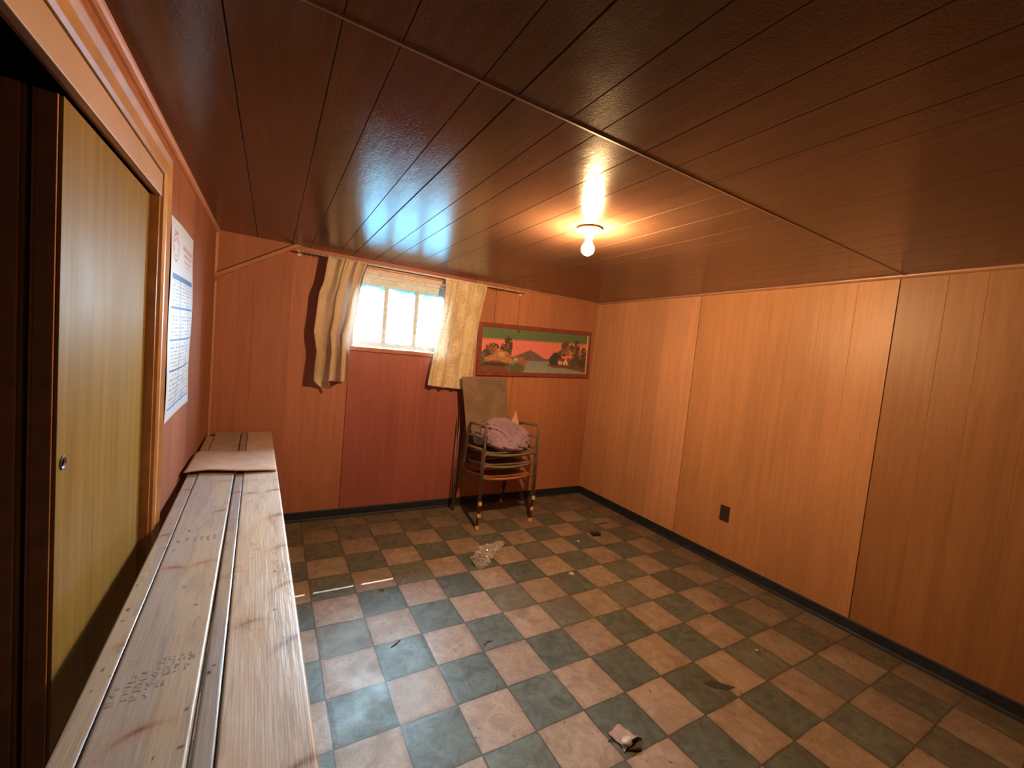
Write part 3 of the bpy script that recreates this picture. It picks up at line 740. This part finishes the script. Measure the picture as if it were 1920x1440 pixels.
for me in (pA, pB, pC, pD):
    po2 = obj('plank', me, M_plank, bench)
    if me is pC:
        bm = bmesh.new(); zz = BZ + .0016
        # row of bars
        for k, xx in enumerate((-.305, -.283, -.262, -.245, -.228, -.210)):
            for j in range(3):
                if (k, j) in ((0, 2), (1, 0)): continue
                add_box(bm, (xx - .004, .965 + j * .011, zz - .0008), (xx + .0045 - .001 * (j % 2), .9735 + j * .011, zz))
        obj('grade_stamp', bm, M_ink, po2)
        # rows of worn print, too blurred to read
        bm = bmesh.new(); r = random.Random(4); q = .0050
        for yy, nr, xa, xb in ((.278, 2, -.322, -.262), (.300, 4, -.322, -.250), (.330, 4, -.300, -.198), (.360, 4, -.262, -.196)):
            xx = xa
            while xx < xb:
                for i in range(3):
                    for j in range(nr):
                        if r.random() < .52: add_box(bm, (xx + i * q * .8, yy + j * q * 1.25, zz - .0008), (xx + (i + 1) * q * .8, yy + (j + 1) * q * 1.25, zz))
                xx += q * 3.4
        obj('lumber_stamp', bm, M_ink, po2)
M_leg = simple('bench_leg_lumber', (.38, .28, .19), .6, .3, var=.2, scale=14)
for yy in (-.45, .75, 1.75, 2.60):
    obj('cross_brace', box((-.36, yy, BZ - .128), (-.010, yy + .038, BZ - .039), .002), M_leg, bench)
    for xx in (-.345, -.10): obj('leg', box((xx, yy + .0385, 0), (xx + .089, yy + .0765, BZ - .039), .002), M_leg, bench)
obj('side_rail', box((-.02, -.40, BZ - .20), (-.002, 2.5, BZ - .135), .002), M_leg, bench)

# cardboard sheet lying across the bench
CB = [(-1.262, .533), (-.881, .515), (-.894, .942), (-1.268, .957)]
def cb_fn(u, v):
    x = (CB[0][0] * (1 - u) + CB[1][0] * u) * (1 - v) + (CB[3][0] * (1 - u) + CB[2][0] * u) * v
    y = (CB[0][1] * (1 - u) + CB[1][1] * u) * (1 - v) + (CB[3][1] * (1 - u) + CB[2][1] * u) * v
    y = y + .010 * np.sin(u * 7) * (1 - v)
    z = BZ + .0075 + .010 * np.sin(np.pi * u) * (1 - v) ** 2 + .007 * (1 - u) * (1 - v) + .002 * np.sin(u * 9)
    return x, y, z
t = NT('brown_cardboard'); n_ = t.noise(t.obj(), 14, 5); t.base(t.mix(t.rng(n_, .3, .7, 0, 1), (.42, .28, .21), (.50, .35, .265))); t.set(Roughness=.8, Specular_IOR_Level=.15); t.bump(n_, .1, .004); M_card = t.m
cb = obj('cardboard_sheet', grid_mesh('cardboard_sheet', 30, 20, cb_fn), M_card); md = cb.modifiers.new('thickness', 'SOLIDIFY'); md.thickness = .004
tag(cb, 'flat piece of tan cardboard lying across the far part of the plank workbench', 'cardboard')

# ------------------------------------------------------------------ stacked armchairs
M_tube = simple('brown_metal_tube', (.21, .145, .115), .38, .5, metal=.3, var=.2, scale=12)
M_capf = simple('amber_foot_cap', (.72, .46, .22), .45, .5)
M_olive = simple('olive_vinyl', (.23, .18, .11), .5, .4, var=.15, scale=40)
t = NT('woven_orange_webbing'); p = t.obj(); wv = t.new('ShaderNodeTexWave', wave_type='BANDS', bands_direction='X'); t.link(p, wv.inputs[0]); wv.inputs['Scale'].default_value = 9
wv2 = t.new('ShaderNodeTexWave', wave_type='BANDS', bands_direction='Y'); t.link(p, wv2.inputs[0]); wv2.inputs['Scale'].default_value = 9
t.base(t.mix(t.math('MULTIPLY', wv.outputs['Fac'], wv2.outputs['Fac']), (.50, .17, .05), (.13, .06, .03))); t.set(Roughness=.6); M_weave = t.m
def make_chair(seat_mat):
    r = empty('stacking_armchair')
    for sx in (-1, 1):
        X = sx * .25
        pth = smooth_path([(X * 1.02, -.262, .018), (X, -.245, .640), (X * .99, .045, .612), (X * 1.0, .235, .018)], 5, .020)
        # split: front leg, armrest, rear leg
        k1 = next(i for i, q in enumerate(pth) if q.z > .63) + 3; k2 = next(i for i, q in enumerate(pth) if q.y > .02) + 1
        def leg(pp, foot):
            l = obj('leg', tube(pp, .0105, 10), M_tube, r)
            f = Vector(foot); c = lathe([(0, 0), (.014, 0), (.0165, .006), (.0165, .016), (.0135, .022), (.0135, .034), (.0115, .036)], 14)
            obj('foot_cap', c, M_capf, l, f, True)
        leg(pth[:k1 + 1], (X * 1.02, -.262, 0)); obj('armrest', tube(pth[k1:k2 + 1], .0125, 10), M_tube, r); leg(pth[k2:], (X * 1.0, .235, 0))
        up = smooth_path([(sx * .215, -.235, .415), (sx * .215, .095, .375), (sx * .150, .225, .835)], 5, .05)
        obj('back_frame', tube(up, .009, 8), M_tube, r)
    bm = bmesh.new(); add_tube(bm, smooth_path([(-.25, -.252, .395), (-.215, -.240, .415), (.215, -.240, .415), (.25, -.252, .395)], 4, .02), .009, 8); obj('front_rail', bm, M_tube, r); bm = bmesh.new()
    add_tube(bm, [(-.248, .08, .470), (-.212, .115, .440), (.212, .115, .440), (.248, .08, .470)], .008, 8); obj('seat_rail', bm, M_tube, r); bm = bmesh.new(); add_tube(bm, [(-.150, .225, .832), (.150, .225, .832)], .009, 8)
    obj('top_rail', bm, M_tube, r)
    def seat_fn(u, v):
        x = (u - .5) * .425; y = -.245 + v * .33; sag = .030 * (1 - (2 * u - 1) ** 2)
        z = .420 - .045 * v - sag * (.6 + .4 * np.sin(np.pi * v)) - .018 * np.clip(1 - v / .12, 0, 1) ** 2
        return x, y, z
    s = obj('seat', grid_mesh('seat', 24, 20, seat_fn), seat_mat, r); md = s.modifiers.new('thickness', 'SOLIDIFY'); md.thickness = .022; md.offset = 0
    def back_fn(u, v):
        t_ = .18 + v * .80; x = (u - .5) * (.415 - .125 * t_)
        return x, .102 + .122 * t_ + .020 * (1 - (2 * u - 1) ** 2) * .6, .385 + .445 * t_
    s = obj('backrest', grid_mesh('backrest', 16, 16, back_fn), seat_mat, r); md = s.modifiers.new('thickness', 'SOLIDIFY'); md.thickness = .008; md.offset = 0
    return r
chair_labels = ['metal armchair with orange woven seat, lowest of the stack, feet on the floor',
                'metal armchair with olive seat in the middle of the corner stack',
                'topmost metal armchair of the corner stack, with the mauve cloth on its seat']
CX, CY, CR = .790, 1.285, math.radians(1.5)
for k in range(3):
    r = make_chair(M_weave if k == 0 else M_olive)
    r.location = (CX + (0, .004, .006)[k], CY + (0, -.003, -.012)[k] , .099 * k); r.rotation_euler = (0, 0, CR + (0, .008, -.006)[k])
    tag(r, chair_labels[k], 'chair', 'stacked armchairs in the corner')

for (bx_, by_, tx_, ty_, tz_), lb in (((.517, 1.452, .540, 1.532, .920), 'taller of two thin metal poles leaning on the wall left of the chair stack'), ((.500, 1.440, .518, 1.530, .810), 'shorter of two thin metal poles leaning on the wall left of the chair stack')):
    d_ = Vector((tx_ - bx_, ty_ - by_, tz_)); p_ = obj('metal_pole', tube([(0, 0, .001), d_], .006, 8), M_tube, None, (bx_, by_, 0)); tag(p_, lb, 'pole', 'metal poles behind the chair stack')
# brown board standing on the top chair seat
t = NT('stained_brown_board'); p = t.obj(); n1 = t.noise(p, 5, 5, .6); n2 = t.noise(p, 60, 3)
c = t.mix(t.rng(n1, .35, .7, 0, 1), (.27, .175, .115), (.15, .095, .07)); c = t.mix(t.rng(n2, .3, .7, 0, .2), c, (.3, .2, .14)); t.base(c); t.set(Roughness=.75, Specular_IOR_Level=.2); M_board = t.m
bd = [(.548, 1.335, .606), (.945, 1.335, .606), (.918, 1.428, 1.198), (.480, 1.428, 1.184)]
bm = bmesh.new(); fr = [bm.verts.new(q) for q in bd]; bk = [bm.verts.new((q[0], q[1] + .006, q[2])) for q in bd]
bm.faces.new(fr); bm.faces.new(bk[::-1])
for i in range(4): bm.faces.new((fr[i], fr[(i + 1) % 4], bk[(i + 1) % 4], bk[i]))
bmesh.ops.recalc_face_normals(bm, faces=bm.faces); bmesh.ops.bevel(bm, geom=list(bm.edges), offset=.002, segments=1, affect='EDGES')
tag(obj('brown_board', bm, M_board), 'stained brown flat board standing on the chair stack under the painting', 'board')
bm = bmesh.new(); q = [(.925, 1.30, .79), (1.02, 1.31, .80), (.99, 1.33, .918)]
a = [bm.verts.new(v) for v in q]; b = [bm.verts.new((v[0], v[1] + .002, v[2])) for v in q]; c0 = [bm.verts.new((.93, 1.25, .64)), bm.verts.new((1.0, 1.25, .64))]
bm.faces.new(a); bm.faces.new(b[::-1]); bm.faces.new((a[0], a[2], b[2], b[0])); bm.faces.new((a[1], b[1], b[2], a[2])); bm.faces.new((a[0], c0[0], c0[1], a[1]))
tag(obj('paper_wedge', bm, simple('peach_paper', (.66, .40, .26), .7)), 'pale peach paper corner sticking up behind the mauve cloth', 'paper')

# mauve cloth heaped on the top chair
def cloth_heap(name, c, r, seed, mat, sub=6, amp=.05):
    bm = bmesh.new(); bmesh.ops.create_icosphere(bm, subdivisions=sub, radius=1)
    for v in bm.verts:
        d = v.co.copy(); p = d.copy()
        w1 = mnoise.noise(d * 1.3 + Vector((seed, 0, 0))); w2 = mnoise.noise(d * 1.3 + Vector((0, seed, 5)))
        s1 = math.sin((p.x * 1.6 + p.z * 3.0 + w1 * 3.6) * 1.7); s2 = math.sin((p.x * 2.6 - p.z * 2.0 + w2 * 3.2) * 1.6 + 1.0)
        f = (1 - abs(s1)) ** 2.2 * .55 + (1 - abs(s2)) ** 2.6 * .45
        big = mnoise.noise(d * .9 + Vector((seed * 2, 3, 1)))
        k = 1 + amp * 3.2 * big - amp * 2.6 * f + amp * .5 * mnoise.noise(d * 7)
        z = p.z * r[2] * k
        if p.z < -.25: z = -.25 * r[2] * k + (p.z + .25) * r[2] * .55
        v.co = Vector((p.x * r[0] * k, p.y * r[1] * k, z)) + Vector(c)
    for f in bm.faces: f.smooth = True
    return bm
t = NT('mauve_cotton'); p = t.obj(); n_ = t.noise(p, 5, 3); t.base(t.mix(t.rng(n_, .35, .65, 0, 1), (.29, .185, .26), (.38, .255, .35))); t.set(Roughness=.9, Specular_IOR_Level=.1, Sheen_Weight=.2); t.bump(t.noise(p, 300, 2), .2, .001); M_mauve = t.m
bm = cloth_heap('cloth', (.795, 1.165, .715), (.215, .165, .165), 2.3, M_mauve, 6, .075)
for v in bm.verts:     # slump towards the front right, keep above the sagging seat
    f = max(0, (.80 - v.co.z) / .22); v.co.x += .045 * f * (1 if v.co.x > .8 else .15); v.co.y -= .04 * f
    v.co.x -= .06 * max(0, (v.co.z - .76)) / .12
    v.co.z = max(v.co.z, .603 + .03 * ((v.co.x - .8) / .25) ** 2); v.co.x = min(v.co.x, 1.018)
    if v.co.y > 1.31: v.co.y = 1.31 + (v.co.y - 1.31) * .15
tag(obj('mauve_cloth', bm, M_mauve), 'crumpled mauve cloth heaped on the seat of the top stacked armchair', 'cloth')
bm = cloth_heap('rag', (.600, 1.225, .685), (.055, .07, .075), 6.1, None, 4, .06)
for v in bm.verts: v.co.z = max(v.co.z, .605)
tag(obj('grey_rag', bm, simple('grey_rag_cloth', (.34, .31, .27), .9, .1, var=.3, scale=30)), 'small grey rag tucked between mauve cloth and left armrest', 'rag')

# ------------------------------------------------------------------ ceiling lamp
LX, LY = .338, -.266
lamp = empty('ceiling_lamp', (LX, LY, H)); tag(lamp, 'bare glowing light bulb in a cream ceiling lampholder', 'ceiling lamp')
M_porc = simple('cream_porcelain', (.72, .60, .42), .25, .5, var=.05)
obj('lampholder', lathe([(.030, -.001), (.058, -.001), (.060, -.006), (.058, -.011), (.050, -.015), (.036, -.020), (.027, -.028), (.0225, -.038), (.021, -.046), (.018, -.048), (0, -.048)], 40), M_porc, lamp)
bz = NT('bulb_glow'); em = bz.new('ShaderNodeEmission'); em.inputs[0].default_value = (*BULB_COLOR, 1); em.inputs[1].default_value = BULB_STRENGTH; bz.link(em.outputs[0], bz.out.inputs[0])
pr = [(.0125, -.046), (.0135, -.052)]
for k in range(15):
    a = math.radians(128 - k * 128 / 14); pr.append((max(0, .0305 * math.sin(a)), -.099 + .0305 * math.cos(a) * -1 * -1 if False else -.099 + .0305 * (-math.cos(math.pi - a)) * -1))
pr = [(.0125, -.044), (.0135, -.056), (.0165, -.066)] + [(.0305 * math.sin(math.radians(a)), -.097 + .0305 * math.cos(math.radians(a))) for a in range(48, 181, 12)]
pr[-1] = (0, pr[-1][1])
obj('bulb', lathe(pr, 28), bz.m, lamp)

# ------------------------------------------------------------------ outlet
out = empty('wall_outlet', (XR, -.083, .392)); tag(out, 'dark brown electrical outlet low on the right wall', 'outlet')
M_bake = simple('brown_bakelite', (.045, .022, .018), .4, .5); M_slot = simple('slot_black', (.008, .007, .006), .6)
obj('cover_plate', box((-.006, -.036, -.057), (0, .036, .057), .002), M_bake, out)
for zz in (-.020, .020):
    r_ = obj('receptacle', box((-.009, -.016, zz - .014), (-.0058, .016, zz + .014), .003), M_bake, out)
    bm = bmesh.new(); add_box(bm, (-.0096, -.008, zz - .005), (-.0088, -.006, zz + .005)); add_box(bm, (-.0096, .006, zz - .005), (-.0088, .008, zz + .005)); obj('slots', bm, M_slot, r_)

# ------------------------------------------------------------------ litter on the floor
def crumple(name, size, seed, mat, loc, sub=3, flat=.5, label='', cat='', rz=0.0):
    bm = bmesh.new(); bmesh.ops.create_icosphere(bm, subdivisions=sub, radius=1)
    for v in bm.verts:
        k = 1 + .45 * mnoise.noise(v.co * 1.9 + Vector((seed, seed, 0))) + .2 * mnoise.noise(v.co * 5 + Vector((seed, 0, 0)))
        v.co = Vector((v.co.x * size[0], v.co.y * size[1], v.co.z * size[2])) * k
    mz = min(v.co.z for v in bm.verts)
    for v in bm.verts: v.co.z -= mz
    return tag(obj(name, bm, mat, None, loc), label, cat)
t = NT('clear_plastic_film'); gl = t.new('ShaderNodeBsdfGlossy'); gl.inputs['Roughness'].default_value = .10; gl.inputs[0].default_value = (1, 1, 1, 1); tr = t.new('ShaderNodeBsdfTransparent'); tr.inputs[0].default_value = (.96, .95, .94, 1)
lw = t.new('ShaderNodeLayerWeight'); lw.inputs[0].default_value = .5; df = t.new('ShaderNodeBsdfDiffuse'); df.inputs[0].default_value = (.85, .82, .80, 1)
m0 = t.new('ShaderNodeMixShader'); m0.inputs[0].default_value = .5; t.link(gl.outputs[0], m0.inputs[1]); t.link(df.outputs[0], m0.inputs[2])
mx = t.new('ShaderNodeMixShader'); t.link(t.rng(lw.outputs['Facing'], .1, .8, .18, 1.0), mx.inputs[0]); t.link(tr.outputs[0], mx.inputs[1]); t.link(m0.outputs[0], mx.inputs[2]); t.link(mx.outputs[0], t.out.inputs[0]); M_film = t.m
def bag():
    bm = bmesh.new(); a = Vector((.300, .462)); b = Vector((.615, .715)); ax = (b - a); L = ax.length; ax.normalize(); pe = Vector((-ax.y, ax.x))
    n, m = 60, 48; rows = []
    for i in range(n + 1):
        t_ = i / n; w_ = .062 * min(1, t_ * 7 + .35) * (1 - .75 * max(0, t_ - .55) / .45) ; h_ = .046 * min(1, t_ * 6 + .3) * (1 - .6 * t_)
        c = a + ax * (L * t_) + pe * (.035 * math.sin(t_ * 3.1)); row = []
        for j in range(m):
            th = 2 * math.pi * j / m
            q = Vector((math.cos(th) * w_, math.sin(th) * h_)); 
            nz = mnoise.noise(Vector((t_ * 14, math.cos(th) * 2.2, math.sin(th) * 2.2))); nz2 = abs(mnoise.noise(Vector((t_ * 30 + 9, math.cos(th) * 4, math.sin(th) * 4))))
            k = 1 + .55 * nz - .8 * nz2
            row.append(bm.verts.new((c.x + pe.x * q.x * k, c.y + pe.y * q.x * k, max(.0012, h_ * .85 + q.y * k))))
        rows.append(row)
    for i in range(n):
        for j in range(m): f = bm.faces.new((rows[i][j], rows[i][(j + 1) % m], rows[i + 1][(j + 1) % m], rows[i + 1][j])); f.smooth = False
    bm.faces.new(rows[0][::-1])
    return bm
tag(obj('plastic_bag', bag(), M_film), 'crumpled clear plastic bag on the floor in front of the chair stack', 'plastic bag')
bx = empty('black_box', (1.440, .628, 0), math.radians(-12)); tag(bx, 'small black plastic box on the floor near the right wall', 'box')
M_blk = simple('black_plastic', (.018, .02, .018), .45, .5)
obj('case', box((-.036, -.024, 0), (.036, .024, .022), .003), M_blk, bx); obj('lid_label', box((-.020, -.012, .0222), (.022, .012, .0226)), simple('dull_label', (.05, .05, .045), .6), bx)
# scrap of paper with a curl
def scrap():
    bm = bmesh.new(); n = 18; g = []
    for i in range(n + 1):
        row = []
        for j in range(n + 1):
            u, v = i / n, j / n; x = (u - .5) * .078; y = (v - .5) * .085
            z = .006 + .014 * (1 - v) ** 2 * math.sin(u * 3) + .012 * max(0, .35 - v) * 3 * mnoise.noise(Vector((u * 6, v * 6, 2))) + .004 * mnoise.noise(Vector((u * 4, v * 4, 9)))
            if v < .25: x += .012 * (0.25 - v) * 4 * (-1 if u < .5 else .4)
            row.append(bm.verts.new((x, y, max(.001, z))))
        g.append(row)
    for i in range(n):
        for j in range(n): bm.faces.new((g[i][j], g[i + 1][j], g[i + 1][j + 1], g[i][j + 1])).smooth = True
    r = bmesh.ops.solidify(bm, geom=list(bm.faces), thickness=.0008)
    return bm
ps = empty('paper_scrap', (.286, -.842, 0), math.radians(12)); tag(ps, 'torn pinkish paper scrap with dark curls for its shadow on the near floor', 'paper scrap')
obj('paper', scrap(), simple('pink_paper', (.66, .50, .44), .7, .2), ps)
bm = cloth_heap('fluff', (-.014, -.030, .013), (.024, .018, .013), 3.3, None, 3, .08); obj('fluff', bm, simple('pale_fluff', (.52, .47, .40), .9, .1, var=.3, scale=60), ps)
M_curlshade = simple('scrap_shade_dark', (.05, .03, .022), .8)  # dark curls stand in for the shadow of the curled scrap
bm = bmesh.new()
add_tube(bm, [(-.030, -.045, .004), (-.005, -.062, .006), (.012, -.072, .004)], .007, 6, rads=[.003, .008, .004]); obj('shade_curl', bm, M_curlshade, ps); bm = bmesh.new(); add_tube(bm, [(.005, -.038, .006), (.035, -.036, .008), (.052, -.052, .004)], .005, 6, rads=[.004, .006, .002]); obj('shade_curl', bm, M_curlshade, ps); bm = bmesh.new(); add_tube(bm, [(-.062, .020, .003), (-.045, .016, .005), (-.036, .008, .004)], .002, 5)
obj('shade_curl', bm, M_curlshade, ps)
M_crumb = simple('white_crumb', (.80, .68, .55), .6)
crumple('plaster_chip', (.013, .009, .006), 1, M_crumb, (1.214, .573, 0), 2, label='white plaster chip on the floor beside the small black box', cat='chip')
bm = bmesh.new(); q = [(-.012, .010), (.020, .014), (.014, -.020)]; a = [bm.verts.new((x, y, .001)) for x, y in q]; b = [bm.verts.new((x, y, .008 if i else .003)) for i, (x, y) in enumerate(q)]
bm.faces.new(b); bm.faces.new(a[::-1]); [bm.faces.new((a[i], a[(i + 1) % 3], b[(i + 1) % 3], b[i])) for i in range(3)]; bmesh.ops.recalc_face_normals(bm, faces=bm.faces)
tag(obj('paper_chip', bm, M_crumb, None, (.846, .195, 0)), 'tiny white triangular paper chip in the middle of the floor', 'chip')
crumple('plaster_crumb', (.007, .006, .005), 4, M_crumb, (1.309, -.771, 0), 2, label='tiny white crumb on a teal tile toward the right wall', cat='crumb')
def stick(name, pts, r, c, label, cat='twig'):
    return tag(obj(name, tube([(x, y, z + r * .8) for x, y, z in pts], r, 6, rads=[r * .6] + [r] * (len(pts) - 2) + [r * .4]), simple(name + '_bark', c, .8)), label, cat)
stick('wood_splinter', [(-.388, -.040, 0), (-.366, -.028, 0), (-.350, -.016, 0), (-.335, -.006, 0)], .0028, (.10, .045, .025), 'short brown wood splinter on the bluish tiles near the workbench', 'splinter')
stick('twig', [(1.60, .80, 0), (1.64, .79, 0), (1.68, .80, 0), (1.72, .79, 0)], .004, (.05, .03, .02), 'thin dark twig on the floor by the right baseboard')
stick('bark_shred', [(.02, -.19, 0), (.045, -.175, 0), (.07, -.18, 0)], .0028, (.14, .10, .07), 'curled brown bark shred on a tile joint mid floor', 'shred')
stick('brown_leaf_stem', [(-.345, .43, 0), (-.325, .445, 0), (-.315, .43, 0), (-.33, .42, 0)], .003, (.07, .045, .03), 'tiny curled brown stem on the floor near the streak of sunlight', 'stem')
bm = bmesh.new(); q = [(-.055, .03), (.0, .022), (.065, -.05), (.02, -.045), (-.035, -.01)]; a = [bm.verts.new((x, y, .0006)) for x, y in q]; b = [bm.verts.new((x, y, .002)) for x, y in q]
bm.faces.new(b); bm.faces.new(a[::-1]); [bm.faces.new((a[i], a[(i + 1) % 5], b[(i + 1) % 5], b[i])) for i in range(5)]; bmesh.ops.recalc_face_normals(bm, faces=bm.faces)
tag(obj('dark_scrap', bm, simple('dark_scrap_vinyl', (.035, .04, .04), .6), None, (.890, -.825, 0)), 'dark pointed scrap lying flat on a teal tile in the right foreground', 'scrap')
